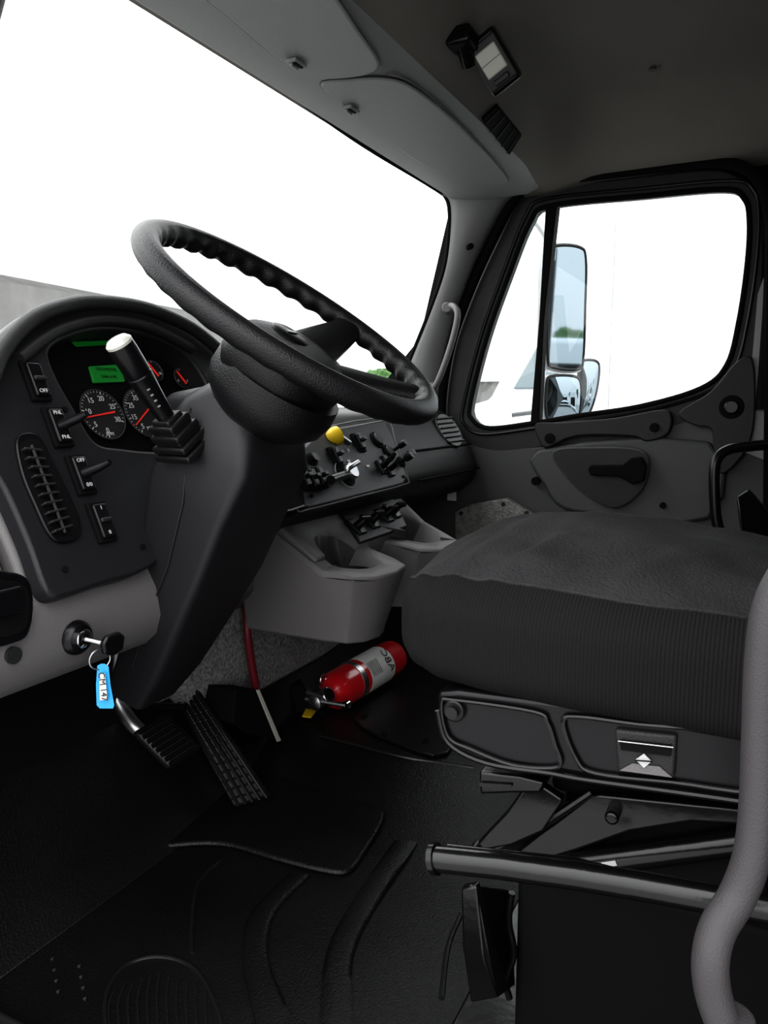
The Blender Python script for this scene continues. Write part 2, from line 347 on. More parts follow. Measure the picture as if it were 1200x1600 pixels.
div=[onX(x,y,2.14) for x,y in ((852,326),(870,320),(850,500),(842,662),(828,664),(842,500))]
prism('quarter_divider',div,(.04,0,0),'matte',dr,bevel=.003)
w2=G('window_2',(2.17,.4,1))
prism('door_glass',[p+V((.028,0,0)) for p in inner],(.004,0,0),'glass',w2)
low=[V((XD,1.12,-.05)),V((XD,1.12,.70)),V((XD,.80,.675))]+[onX(x,y,XD) for x,y in ((765,700),(850,698),(1000,680),(1100,648),(1172,588))]+[V((XD,-.02,.85)),V((XD,-.02,-.05))]
prism('door_lower_panel',low,(.05,0,0),'door',dr,bevel=.004)
arm=[onX(x,y,2.125) for x,y in ((836,662),(870,660),(960,653),(1035,640),(1050,655),(1042,680),(1010,690),(985,682),(900,682),(855,700),(842,690))]
prism('upper_moulding',cat(arm,True,4),(.03,0,0),'dark',dr,bevel=.005)
pull=[onX(x,y,2.12) for x,y in ((1060,645),(1110,612),(1150,566),(1176,562),(1180,640),(1172,690),(1150,725),(1125,740),(1115,700),(1110,670),(1085,665))]
prism('latch_housing',cat(pull,True,4),(.035,0,0),'dark',dr,bevel=.008)
p=onX(1143,636,2.118); cyl('lock_bezel',p,p+V((.02,0,0)),.030,'matte',dr,bevel=.004); cyl('lock_knob',p+V((-.008,0,0)),p+V((.01,0,0)),.018,'black',dr,bevel=.004)
lowm=[onX(x,y,2.13) for x,y in ((840,702),(1108,690),(1108,812),(960,806),(880,796),(850,760))]
prism('middle_panel',cat(lowm,True,3),(.03,0,0),'door',dr,bevel=.01)
bowl=[onX(x,y,2.121) for x,y in ((868,706),(930,700),(1000,704),(1012,730),(1000,765),(965,790),(925,775),(890,745))]
bl=cat(bowl,True,6); c=sum(bl,V())/len(bl)
loops=[]
for k in range(6):
    s=1-k/5*.75; loops.append([c+(p-c)*s+V((.014*math.sin(k/5*math.pi/2)-.016,0,0)) for p in bl])
loft('handle_recess',loops,'dark',dr)
tube('recess_lip',[p+V((-.010,0,0)) for p in bl],.005,'door',dr,closed=True,seg=8)
hp=[onX(x,y,2.085) for x,y in ((918,733),(922,727),(972,727),(985,716),(1002,714),(1010,730),(1006,752),(988,757),(965,744),(922,743))]
prism('door_handle',hp,(.018,0,0),'matte',dr,bevel=.004)
for x,y,r in ((836,752,.012),(858,685,.014),(1022,668,.012),(1035,790,.008)):
    p=onX(x,y,2.118); cyl('trim_fastener',p,p+V((.02,0,0)),r,'matte',dr,bevel=.002)
tube('door_crease',cat([onX(x,y,2.147) for x,y in ((838,705),(858,725),(880,770),(935,808))],False,6),.004,'matte',dr,seg=8)
bp_=G('trim_3',(2.14,.05,.9))
prism('pillar_edge',[onX(x,y,2.142) for x,y in ((1184,460),(1198,420),(1198,720),(1158,705),(1172,600))],(-.004,0,0),'grey2',bp_,bevel=.001)
prism('pillar_trim',[onX(x,y,2.10) for x,y in ((1198,340),(1240,330),(1240,800),(1192,800),(1194,600))],(.03,0,0),'matte',bp_,bevel=.004)
sb=G('seat_belt_buckle',tuple(atD(1170,760,1.7)))
tube('loop',cat([atD(x,y,1.75) for x,y in ((1125,835),(1118,800),(1116,740),(1122,715),(1140,702),(1175,697),(1215,694))],False,6),.012,'black',sb)
prism('buckle',[atD(x,y,1.5) for x,y in ((1150,778),(1170,765),(1200,800),(1215,845),(1160,850))],(.03,.0,0),'black',sb,bevel=.005)
kp=G('kick_plate',(2.1,.75,.45))
prism('embossed_plate',[onX(x,y,2.10) for x,y in ((710,800),(735,788),(790,779),(836,806),(836,900),(712,900))],(.03,0,0),'emboss',kp,bevel=.004)
for x,y in ((720,802),(786,788),(822,802)): p=onX(x,y,2.096); cyl('plate_screw',p,p+V((.01,0,0)),.006,'dark',kp)

# ============================================================ DASHBOARD
da=G('dashboard',(1.4,.85,.6))
prof=[(1.08,.70),(1.0,.735),(.93,.74),(.88,.728),(.85,.69),(.80,.63),(.775,.575),(.785,.53),(.83,.495),(.92,.47),(1.08,.46)]
prism('dash_body',[V((.93,y,z)) for y,z in prof],(1.20,0,0),'dark',da,bevel=.012)
tube('dash_split_line',[V((1.70,.772,.565)),V((2.13,.772,.565))],.003,'matte',da,seg=6)
tube('dash_grip_line',[V((1.70,.800,.635)),V((2.13,.800,.635))],.003,'matte',da,seg=6)
vc=V((2.02,.83,.672)); vn=V((-.25,-.80,.55)).normalized(); vu=V((1,-.2,0)); vu=(vu-vn*vu.dot(vn)).normalized(); vv=vn.cross(vu)
prism('end_vent_bezel',[vc+vu*.045*math.cos(a)+vv*.055*math.sin(a)*-1 for a in [2*math.pi*i/32 for i in range(32)]],vn*.012,'black',da,bevel=.003)
for i in range(6): box('end_vent_slat',vc+vn*.014+vv*(-.038+.015*i),(.07,.004,.006),'dark2',da,ax=(vu,vv,vn),bevel=.001)
p=onX(706,773,2.11); box('dash_label',p,(.002,.028,.035),'white',da,bevel=0)
# ---- driver instrument panel plane
DP=V((.66,.833,.708)); DN=V((0,-.915,.403)).normalized(); DU=X_; DV=DN.cross(DU)*1.0
if DV.z<0: DV=-DV
def dp(x,y,off=0): return onP(x,y,DP+DN*off,DN)
outl=cat([dp(x,y) for x,y in ((-32,700),(-30,610),(0,545),(45,495),(95,474),(150,466),(230,476),(300,505),(352,545),(390,620),(405,720),(340,800),(238,884),(160,912),(92,934),(72,925),(45,850),(5,760))],True,6)
hole=cat([dp(x,y) for x,y in ((78,548),(110,526),(165,515),(240,526),(300,562),(335,630),(335,700),(255,705),(190,700),(150,690),(118,640),(90,590))],True,6)
ib=G('instrument_panel',(.75,.85,.72),da)
ring('panel_face',outl,hole,DN,-DN*.045,'dark2',ib,bevel=.005,N=180)
cen=sum(outl,V())/len(outl)
ring('panel_rim',[cen+(p-cen)*1.045-DN*.024 for p in outl],[cen+(p-cen)*.97-DN*.024 for p in outl],DN,-DN*.03,'grey',ib,bevel=.008,N=180)
prism('panel_backing',[cen+(p-cen)*1.045-DN*.052 for p in outl],V((0,.08,-.035)),'grey',ib,bevel=.012)
arch=cat([dp(x,y,.012) for x,y in ((-28,640),(0,556),(45,503),(95,480),(150,472),(228,482),(298,512),(348,552))],False,8)
tube('hood_lip',arch,.011,'dark',ib)
arch2=cat([dp(x,y,.006) for x,y in ((30,560),(72,528),(110,510),(165,500),(235,512),(300,545))],False,8)
tube('hood_inner_lip',arch2,.008,'dark',ib)
prism('cluster_face',[p-DN*.040 for p in hole],-DN*.004,'matte',ib)
CO=-.034
def cp(x,y): return dp(x,y,CO)
lc_=[cp(x,y) for x,y in ((137,574),(184,571),(193,597),(144,599))]
prism('lcd_screen',lc_,DN*.004,'lcd',ib,bevel=.001)
m0=sum(lc_,V())/4
text('lcd_text_1','ODOMETER',m0+DN*.0048+DV*.006,DU,DV,.0075,'lcdt',ib); text('lcd_text_2','2446.4 MI',m0+DN*.0048-DV*.006,DU,DV,.0075,'lcdt',ib)
prism('indicator_bar',[cp(x,y) for x,y in ((112,535),(170,533),(172,539),(118,542))],DN*.002,'greenlamp',ib)
def gauge(nm,c,r,labels,a0,a1,nt,needle,unit,ul):
    tube(nm+'_rim',[c+DU*r*math.cos(a)+DV*r*math.sin(a)+DN*.002 for a in [2*math.pi*i/48 for i in range(48)]],.0010,'handle',ib,closed=True,seg=8)
    prism(nm+'_dial',[c+DU*r*math.cos(a)+DV*r*math.sin(a) for a in [2*math.pi*i/48 for i in range(48)]],DN*.001,'blackink',ib)
    vs=[];fs=[]
    for i in range(nt+1):
        a=math.radians(a0+(a1-a0)*i/nt); d=DU*math.cos(a)+DV*math.sin(a); s=DU*-math.sin(a)+DV*math.cos(a); L=.12 if i%5==0 else .07; w=.0009 if i%5==0 else .0005
        k=len(vs); vs+=[c+d*r*.95+s*w+DN*.0016,c+d*r*.95-s*w+DN*.0016,c+d*r*(.95-L)-s*w+DN*.0016,c+d*r*(.95-L)+s*w+DN*.0016]; fs.append([k,k+1,k+2,k+3])
    mk(nm+'_ticks',vs,fs,'ink',ib)
    for i,t in enumerate(labels):
        a=math.radians(a0+(a1-a0)*i/(len(labels)-1)); text(nm+'_numeral',t,c+(DU*math.cos(a)+DV*math.sin(a))*r*.66+DN*.0016,DU,DV,r*.30,'ink',ib)
    a=math.radians(needle); d=DU*math.cos(a)+DV*math.sin(a); s=DU*-math.sin(a)+DV*math.cos(a)
    prism(nm+'_needle',[c-d*r*.6+s*.0012,c-d*r*.6-s*.0012,c+d*r*.85-s*.0006,c+d*r*.85+s*.0006],DN*.003,'needle',ib)
    if unit: text(nm+'_unit',unit,c-DV*r*ul+DN*.0016,DU,DV,r*.2,'ink',ib)
gauge('tachometer',cp(160,648),.039,['0','5','10','15','20','25','30'],265,-20,30,188,'RPM',.8)
gauge('speedometer',cp(226,646),.041,['5','15','25','35','45','55','65','75'],235,-55,35,214,'MPH',.62)
gauge('voltmeter',cp(240,580),.018,['8','18'],200,-20,10,120,'',.5)
gauge('fuel_gauge',cp(284,592),.018,['E','F'],200,-20,10,120,'',.5)
def switch(cx,cy,lever,lab):
    c=dp(cx,cy,.003)
    box('switch_bezel',c,(.030,.056,.008),'matte',ib,ax=(DU,DV,DN),bevel=.002)
    box('switch_rocker',c+DN*.005,(.022,.047,.008),'black',ib,ax=(DU,DV,DN),bevel=.003)
    if lever: tube('switch_lever',[c+DN*.006,c+DN*.03+DU*.01,c+DN*.045+DU*.012],[.007,.006,.004],'black',ib)
    else: box('switch_ridge',c+DN*.011,(.018,.006,.005),'dark',ib,ax=(DU,DV,DN),bevel=.002)
    if lab:
        text('switch_label',lab[0],c+DN*.0095+DV*.017,DU,DV,.0075,'ink',ib); text('switch_label',lab[1],c+DN*.0095-DV*.017,DU,DV,.0075,'ink',ib)
switch(55,596,False,('','OFF')); switch(90,668,True,('PNL','PNL')); switch(126,742,True,('OFF','0/0')); switch(158,816,False,('1','0'))
vo=cat([dp(x,y,.0) for x,y in ((22,690),(40,678),(62,690),(90,745),(118,805),(122,838),(100,850),(75,840),(50,790),(30,740))],True,5)
prism('vent_bezel',vo,DN*.006,'black',ib,bevel=.002)
vi=[sum(vo,V())/len(vo)+(p-sum(vo,V())/len(vo))*.88 for p in vo]
prism('vent_cavity',vi,DN*.0065,'matte',ib)
a0,a1=dp(30,695,.009),dp(82,840,.009); b0_,b1=dp(62,700,.009),dp(115,828,.009)
for i in range(10):
    t=(i+.5)/10; a=a0.lerp(a1,t);b=b0_.lerp(b1,t); c=(a+b)/2; box('vent_slat',c,((b-a).length*.86,.003,.012),'dark',ib,ax=((b-a),DV,DN),bevel=.001)
tube('vent_stem',[a0.lerp(b0_,.5)+DN*.004,a1.lerp(b1,.5)+DN*.004],.002,'dark',ib,seg=8)
for x,y in ((100,640),(222,855),(100,890)): p=dp(x,y,0); cyl('panel_screw',p,p+DN*.003,.004,'matte',ib,seg=12)
# ---- grey lower dash (driver)
ld=G('lower_dash_panel',(.7,.8,.46),da)
pr2=[(.95,.555),(.80,.545),(.778,.522),(.765,.495),(.762,.455),(.775,.425),(.80,.405),(.84,.395),(.95,.395)]
prism('knee_panel',[V((.50,y,z)) for y,z in pr2],(.36,0,0),'grey',ld,bevel=.01)
prism('end_cheek',[V((.50,y,z)) for y,z in ((.95,.80),(.885,.74),(.84,.66),(.80,.56),(.77,.50),(.765,.44),(.95,.42))],(.09,0,0),'grey',ld,bevel=.02)
hr=cat([onY(x,y,.762) for x,y in ((-30,900),(10,893),(38,905),(46,940),(40,985),(20,1002),(-30,1003))],True,5)
prism('release_handle_bezel',hr,(0,-.008,0),'black',ld,bevel=.003)
hr2=[sum(hr,V())/len(hr)+(p-sum(hr,V())/len(hr))*.75 for p in hr]
prism('release_handle_pocket',hr2,(0,-.009,0),'matte',ld); box('release_handle_lever',onY(10,940,.748),(.035,.012,.03),'black',ld)
p=onY(12,1022,.77); cyl('dash_plug',p+V((0,-.012,0)),p+V((0,.01,0)),.010,'dark',ld)
prism('knee_bolster',[V((.50,.84,.40)),V((.50,.86,.33)),V((.50,1.0,.20)),V((.50,1.0,.40))],(.08,0,0),'dark',ld,bevel=.01)
# ---- ignition key
ik=G('ignition_key',tuple(onY(130,998,.75)))
kc=onY(130,998,.750)
lathe('ignition_bezel',kc+V((0,.012,0)),-Y_,[(.022,0),(.021,.005),(.017,.010),(.012,.010)],'black',ik)
lathe('ignition_barrel',kc+V((0,.005,0)),-Y_,[(.012,0),(.012,.008),(.009,.010),(.002,.010)],'chrome',ik)
kh=kc+V((.016,-.026,-.006))
prism('key_head',[kh+V((dx,0,dz)) for dx,dz in ((-.016,.004),(-.008,.012),(.012,.012),(.02,.004),(.016,-.012),(0,-.016),(-.014,-.010))],(0,-.009,0),'black',ik,bevel=.003)
tube('key_blade',[kc+V((0,-.005,0)),kh+V((-.006,-.004,0))],.003,'steel',ik)
D0=(kh-CAM).dot(F)
kr=atD(156,1030,D0)
tube('key_ring',[kr+V((.013*math.cos(a),-.004*math.cos(a),.013*math.sin(a))) for a in [2*math.pi*i/24 for i in range(24)]],.001,'steel',ik,closed=True,seg=6)
tg=[atD(x,y,D0) for x,y in ((152,1040),(158,1037),(164,1041),(167,1070),(173,1102),(171,1107),(156,1107),(151,1102),(150,1070))]
prism('key_tag',tg,(0.002,-.004,0),'blue',ik,bevel=.001)
prism('tag_paper',[atD(x,y,D0-.0045) for x,y in ((155,1053),(163,1052),(167,1093),(156,1094))],(0.0,-.001,0),'white',ik)
text('tag_text','CM 147',atD(160.5,1073,D0-.0065),atD(164,1093,D0)-atD(159,1053,D0),atD(166,1073,D0)-atD(156,1074,D0),.011,'blackink',ik)

# ---- centre control panel
CPp=V((1.45,.795,.625)); CN=V((0,-.83,.55)).normalized(); CV=CN.cross(X_); CV=-CV if CV.z<0 else CV
def cpp(x,y,off=0): return onP(x,y,CPp+CN*off,CN)
cc=G('control_panel',tuple(CPp),da)
po=[cpp(x,y,.01) for x,y in ((448,725),(500,672),(600,655),(618,690),(637,746),(632,757),(560,776),(486,795),(462,793))]
prism('panel_face',po,-CN*.03,'dark2',cc,bevel=.006)
tube('panel_edge',cat(po,True,4),.0016,'grey',cc,closed=True,seg=6)
prism('panel_left',[cpp(x,y,.012) for x,y in ((440,760),(462,730),(472,745),(478,792),(455,800),(425,803))],-CN*.03,'matte',cc,bevel=.003)
tube('panel_left_edge',[cpp(x,y,.014) for x,y in ((428,800),(455,797),(475,790))],.0016,'grey2',cc,seg=6)
def knob(x,y,r,h,m,base=True):
    c=cpp(x,y,.01)
    if base: lathe('knob_base',c,CN,[(r*1.4,0),(r*1.4,.003),(r*1.1,.005)],'matte',cc)
    lathe('knob',c,CN,[(r*.5,0),(r*.5,h*.4),(r*.9,h*.45),(r,h*.7),(r*.9,h),(r*.2,h)],m,cc)
c=cpp(545,692,.01); kb=atD(528,680,(c-CAM).dot(F)-.03); ke=atD(496,693,(c-CAM).dot(F)-.06); kx=(kb-ke).normalized()
tube('brake_valve_stem',[c,kb],.007,'steel',cc)
Lk=(kb-ke).length
lathe('parking_brake_knob',ke,kx,[(.008,0),(.0145,.003),(.0155,Lk*.3),(.0165,Lk*.6),(.020,Lk*.7),(.020,Lk),(.012,Lk+.004),(.002,Lk+.005)],'yellow',cc)
knob(540,742,.018,.022,'steel'); knob(588,688,.015,.010,'dark'); knob(606,707,.014,.010,'dark'); knob(626,722,.010,.035,'black')
knob(487,718,.010,.012,'black'); knob(616,703,.008,.035,'black',False); knob(632,716,.009,.03,'black',False)
tube('hand_control_lever',cat([cpp(540,742,.03),cpp(545,732,.045),cpp(560,722,.05)],False,4),.005,'steel',cc)
tube('dial_pointer',[cpp(540,742,.03),cpp(517,750,.045)],.009,'black',cc)
for q in ((596,730),(608,734),(604,722)):
    c=cpp(q[0],q[1],.012); box('lever_switch_base',c,(.022,.036,.010),'black',cc,ax=(X_,CV,CN),bevel=.003); tube('lever_switch',[c,c+CN*.02-X_*.006,c+CN*.035-X_*.02],[.007,.006,.005],'black',cc)
for x,y,l in ((560,692,1),(524,714,0),(487,750,1),(499,747,1),(474,749,0)):
    c=cpp(x,y,.012); box('toggle_bezel',c,(.026,.047,.006),'matte',cc,ax=(X_,CV,CN),bevel=.002); box('toggle_rocker',c+CN*.006,(.018,.036,.010),'black',cc,ax=(X_,(CV+CN*.15),CN),bevel=.003)
    box('toggle_lever',c+CN*.014,(.014,.008,.014),'black',cc,ax=(X_,CV,CN),bevel=.002)
    if l: text('toggle_label','0',c+CN*.0115+CV*.014,X_,CV,.009,'ink',cc)
for x,y in ((545,720),(556,731),(548,752),(575,728)): c=cpp(x,y,.012); box('dial_legend',c,(.012,.005,.001),'ink',cc,ax=(X_,CV,CN),bevel=0)
tube('dial_ring',[cpp(540,742,.013)+(X_*math.cos(a)+CV*math.sin(a))*.030 for a in [2*math.pi*i/32 for i in range(32)]],.0010,'grey2',cc,closed=True,seg=6)
text('panel_digit','P',cpp(545,704,.0125),X_,CV,.012,'ink',cc)
for x,y in ((486,775),(630,745)): c=cpp(x,y,.01); cyl('panel_screw',c,c+CN*.003,.004,'matte',cc,seg=12)

# ---- console tray with cup holders
tr=G('cup_holder_console',(1.4,.7,.42))
outline=[(1.13,.90),(1.13,.70),(1.145,.645),(1.18,.615),(1.24,.605),(1.30,.615),(1.33,.65),(1.345,.72),(1.38,.745),(1.42,.72),(1.435,.65),(1.47,.615),(1.53,.605),(1.59,.62),(1.62,.66),(1.63,.74),(1.64,.90)]
bot=[(1.17,.90),(1.17,.72),(1.175,.675),(1.20,.65),(1.24,.64),(1.28,.65),(1.30,.68),(1.31,.74),(1.38,.78),(1.44,.74),(1.455,.68),(1.49,.655),(1.53,.65),(1.57,.66),(1.59,.70),(1.60,.76),(1.60,.90)]
def topz(y): return .448+max(0,(y-.69))*.62
L=[[V((x,y,.315)) for x,y in bot],[V((x,y,.325)) for x,y in bot],[V((x,y,topz(y)-.008)) for x,y in outline],[V((x,y,topz(y))) for x,y in outline]]
body=loft('tray_body',L,'grey',tr,bevel=.006)
SH=[V((1.14,.84,.560)),V((1.14,.715,.478)),V((1.62,.715,.478)),V((1.66,.84,.560))]
shelf=prism('switch_shelf',SH,(0,.02,-.05),'grey',tr,bevel=.006)
def cutter(c,r0,r1,z0,z1): return cyl('cut',V((c[0],c[1],z0)),V((c[0],c[1],z1)),r0,'dark',None,r1=r1,seg=40)
cuts=[cutter((1.232,.705),.044,.078,.34,.60),cutter((1.53,.705),.044,.078,.34,.60)]
bool_cut(body,cuts); bool_cut(shelf,cuts)
for c_ in cuts: bpy.data.objects.remove(c_)
for cx in (1.232,1.53):
    cyl('cup_well_floor',V((cx,.705,.338)),V((cx,.705,.343)),.044,'dark',tr)
    lathe('cup_well_liner',V((cx,.705,.342)),Z_,[(.043,0),(.0555,.095),(.0545,.095),(.042,.002)],'dark',tr)
SN=V((0,-.57,.82)).normalized(); SV=V((0,.82,.57)).normalized(); SP=V((1.4,.772,.517))
def sh(x,y,o=0): return onP(x,y,SP+SN*o,SN)
prism('lever_panel',[sh(x,y,.0) for x,y in ((528,803),(612,783),(634,826),(560,852))],SN*.008,'dark2',tr,bevel=.003)
for x,y in ((556,824),(578,815),(600,806),(612,800)):
    p=sh(x,y,.008); box('lever_base',p,(.03,.045,.012),'black',tr,ax=(X_,SV,SN),bevel=.004); tube('lever',[p,p+SN*.025-SV*.006,p+SN*.03+X_*.012-SV*.012],[.010,.008,.006],'black',tr)
prism('tray_support',[V((1.14,.86,.47)),V((1.14,.86,.40)),V((1.14,.94,.34)),V((1.14,.94,.47))],(.5,0,0),'door',tr,bevel=.02)

# ============================================================ STEERING
sg=G('steering_column',(.86,.7,.6))
def rrect(x0,x1,y0,y1,z,sl,rad,k=5):
    pts=[]
    for cx,cy,a0 in ((x1-rad,y1-rad,0),(x0+rad,y1-rad,90),(x0+rad,y0+rad,180),(x1-rad,y0+rad,270)):
        for i in range(k+1):
            a=math.radians(a0+90*i/k); x=cx+rad*math.cos(a); y=cy+rad*math.sin(a); pts.append(V((x,y,z+sl*(y-(y0+y1)/2))))
    return pts
loft('column_shroud',[rrect(.82,.905,.835,.905,.30,.3,.010),rrect(.812,.92,.79,.87,.36,.4,.012),rrect(.80,.935,.735,.835,.45,.45,.013),rrect(.79,.945,.685,.79,.53,.45,.012),rrect(.785,.945,.64,.765,.62,.5,.012),rrect(.785,.945,.60,.735,.69,.5,.014),rrect(.795,.94,.60,.71,.735,.5,.02),rrect(.815,.92,.60,.68,.765,.5,.03)],'dark2',sg)
tube('shroud_seam',[V((.793,.69,.745)),V((.783,.70,.62)),V((.788,.735,.53)),V((.798,.785,.45)),V((.811,.835,.36))],.0012,'dark',sg,seg=6)
prism('column_top_cover',[V((.84,.66,.75)),V((.84,.72,.775)),V((.84,.79,.765)),V((.84,.80,.70)),V((.84,.70,.70))],(.10,0,0),'dark2',sg,bevel=.02,seg=5)
ts=G('turn_signal_stalk',tuple(onX(280,670,.77)))
b=onX(276,678,.775); e=atD(184,533,.92)
dS=(e-b).normalized(); s1=dS.cross(Z_).normalized(); s2=s1.cross(dS)
for i,(w,h) in enumerate(((.068,-.008),(.062,.004),(.050,.013),(.053,.019),(.043,.026),(.045,.032),(.034,.038))):
    box('rubber_boot',b+dS*(h-.014),(w,w*.85,.010),'rubber2',ts,ax=(s1,s2,dS),bevel=.003)
Ls=(e-b).length
lathe('stalk_body',b,dS,[(.010,.0),(.0115,.03),(.013,.05),(.0145,.07),(.016,Ls*.62),(.0165,Ls*.65),(.0155,Ls*.66),(.0165,Ls*.68),(.0170,Ls*.9),(.0165,Ls*.97),(.012,Ls)],'black',ts)
lathe('stalk_tip',b,dS,[(.0165,Ls*.965),(.0168,Ls*.99),(.013,Ls*1.02),(.001,Ls*1.035)],'lens',ts)
for i in range(4):
    p=b+dS*(Ls*(.36+.06*i)); q=(CAM-p).normalized(); q=(q-dS*q.dot(dS)).normalized(); box('stalk_symbol',p+q*.0150,(.004,.002,.001),'dimink',ts,ax=(dS.cross(q),dS,q),bevel=0)
# wheel
WC=atD(461,501,1.0); WN=V((.035,-.60,.85)).normalized(); WX=(X_-WN*WN.x).normalized(); WY=WN.cross(WX)
if WY.y<0: WY=-WY
sw=G('steering_wheel',tuple(WC))
RM=.2035; loops=[]
NS=300
for i in range(NS):
    a=2*math.pi*i/NS; d=WX*math.cos(a)+WY*math.sin(a); l=[]
    for j in range(16):
        b_=2*math.pi*j/16; r=.0168; 
        inn=max(0,-math.cos(b_)*.8-math.sin(b_)*.6); r+=.0026*inn*math.cos(36*a)
        l.append(WC+d*(RM+r*math.cos(b_))+WN*(r*.95*math.sin(b_)))
    loops.append(l)
loops.append(loops[0]); loft('rim',loops,'wheel',sw,cap=False)
HC=WC-WN*.046-WY*.010
def wl_(x,y,h=0): return HC+WX*x+WY*y+WN*h
hubp=cat([wl_(x,y) for x,y in ((-.085,.03),(-.05,.055),(0,.062),(.05,.055),(.085,.03),(.09,-.01),(.075,-.06),(.04,-.085),(0,-.09),(-.04,-.085),(-.075,-.06),(-.09,-.01))],True,5)
hc=sum(hubp,V())/len(hubp)
loft('hub_pad',[[hc+(p-hc)*s+WN*h for p in hubp] for s,h in ((.75,-.05),(.92,-.035),(1,-.015),(1,.0),(.94,.014),(.8,.022),(.5,.027),(.01,.028))],'wheel',sw)
lathe('hub_emblem',hc+WN*.026+WY*.02,WN,[(.026,0),(.026,.003),(.02,.005),(.001,.005)],'black',sw)
box('hub_emblem_mark',hc+WN*.032+WY*.02,(.022,.005,.001),'steel',sw,ax=(WX,WY,WN),bevel=0)
lathe('hub_bowl',hc-WN*.025,-WN,[(.088,0),(.090,.025),(.084,.045),(.070,.06),(.055,.07)],'wheel',sw)
def spoke(a,w0,w1):
    a=math.radians(a); d=WX*math.cos(a)+WY*math.sin(a); s=WN.cross(d); lo=[]
    for t,w,th in ((0,w0*1.1,.018),(.3,w0,.016),(.6,(w0+w1)/2,.013),(.85,w1,.012),(1,w1*1.25,.012)):
        r=.04+(RM-.04)*t; c=HC.lerp(WC,t)+d*r+WN*(-.004*(1-t))
        lo.append([c+s*w*math.cos(q)+WN*th*math.sin(q) for q in [2*math.pi*k/20 for k in range(20)]])
    loft('spoke',lo,'wheel',sw)
spoke(8,.038,.024); spoke(172,.038,.024); spoke(-52,.034,.022); spoke(-128,.034,.022)

# ============================================================ PEDALS
ac=G('accelerator_pedal',tuple(onZ(390,1250,.02)))
c4=[onX(262,1075,1.06),onX(300,1062,1.09),onZ(424,1244,.025),onZ(366,1262,.025)]
pn=(c4[1]-c4[0]).cross(c4[3]-c4[0]).normalized(); pn=pn if pn.y<0 else -pn
prism('pedal_plate',c4,-pn*.018,'rubber2',ac,bevel=.006)
for k in range(5):
    t=.12+.19*k; tube('tread_rib',[c4[0].lerp(c4[1],t)+pn*.001,c4[3].lerp(c4[2],t)+pn*.001],.0035,'black',ac,seg=8)
for k in range(14):
    t=.05+.068*k; tube('cross_rib',[c4[0].lerp(c4[3],t)+(c4[1]-c4[0])*.08,c4[1].lerp(c4[2],t)-(c4[1]-c4[0])*.08],.0022,'rubber2',ac,seg=6)
tube('pedal_lever',[onY(345,1108,.99),onX(300,1100,1.1)],.008,'black',ac); cyl('pedal_pivot',onY(352,1108,.98),onY(352,1108,1.0),.014,'steel',ac)
br=G('brake_pedal',tuple(onX(255,1160,.93)))
q4=[onX(208,1143,.90),onX(262,1112,.965),onX(318,1168,.985),onX(266,1202,.92)]
bn=(q4[1]-q4[0]).cross(q4[3]-q4[0]).normalized(); bn=bn if bn.y<0 else -bn
prism('brake_pad',q4,-bn*.02,'rubber2',br,bevel=.009)
for k in range(8):
    t=.08+.12*k; tube('pad_rib',[q4[0].lerp(q4[3],t)+(q4[1]-q4[0])*.07+bn*.001,q4[1].lerp(q4[2],t)-(q4[1]-q4[0])*.07+bn*.001],.004,'black',br,seg=8)
tube('brake_arm',cat([onX(180,1085,.93),onX(192,1110,.93),onX(210,1135,.93),onX(232,1152,.94)],False,5),.013,'steel',br)
tube('brake_arm_upper',[onX(180,1085,.93),V((.92,.97,.42))],.012,'steel',br)
tube('pedal_cross_shaft',[onX(215,1103,1.0),onX(290,1105,1.02)],.007,'black',br)

# ============================================================ RED AIR LINE + BRACKET
rl=G('red_air_hose',tuple(onY(388,990,.90)))
tube('hose',cat([onY(388,880,.91),onY(385,930,.91),onY(386,980,.90),onY(392,1030,.90),onY(402,1085,.90)],False,6),.008,'redhose',rl)
bk=G('floor_bracket',tuple(onY(400,1120,.89)))
prism('bracket_plate',[onY(x,y,.885) for x,y in ((368,1078),(404,1078),(438,1157),(392,1148),(364,1130))],(-.0,.10,0),'matte',bk,bevel=.003)
prism('bracket_edge',[onY(x,y,.882) for x,y in ((399,1078),(404,1077),(438,1157),(432,1159))],(0,-.003,0),'lens',bk,bevel=.001)

# ============================================================ FIRE EXTINGUISHER
fe=G('fire_extinguisher',tuple(onZ(560,1060,.1)))
e0=onZ(512,1086,.102); e1=onZ(614,1026,.115)
ed=(e1-e0).normalized(); Lx=(e1-e0).length; er=.045
lathe('bottle',e0,ed,[(.014,-.02),(.018,-.005),(.030,.006),(er*.93,.02),(er,.04),(er,Lx-.015),(er*.93,Lx),(er*.6,Lx+.004)],'red',fe,seg=40)
lathe('label',e0,ed,[(er*1.012,Lx*.42),(er*1.012,Lx*.78)],'white',fe,seg=40)
lathe('strap_a',e0,ed,[(er*1.04,Lx*.30),(er*1.04,Lx*.36)],'steel',fe,seg=40)
lathe('neck',e0,-ed,[(.014,0),(.014,.03),(.018,.032),(.018,.05),(.01,.055)],'steel',fe)
eu=(CAM-e0); eu=(eu-ed*eu.dot(ed)).normalized(); es_=ed.cross(eu)
mid=e0+ed*Lx*.70
text('label_text','ABC',mid+eu*(er*1.04),-es_,ed,.030,'blackink',fe)
for k in range(6): box('label_line',e0+ed*Lx*(.44+.025*k)+eu*er*1.02,(.036,.002,.001),'dimink',fe,ax=(es_,ed,eu),bevel=0)
cyl('pressure_gauge',e0-ed*.025+eu*.012,e0-ed*.025+eu*.03,.018,'chrome',fe,bevel=.003)
cyl('gauge_face',e0-ed*.025+eu*.03,e0-ed*.025+eu*.031,.014,'matte',fe)
h0=atD(478,1092,(e0-CAM).dot(F)-.03); h1=atD(540,1102,(e0-CAM).dot(F)-.06)
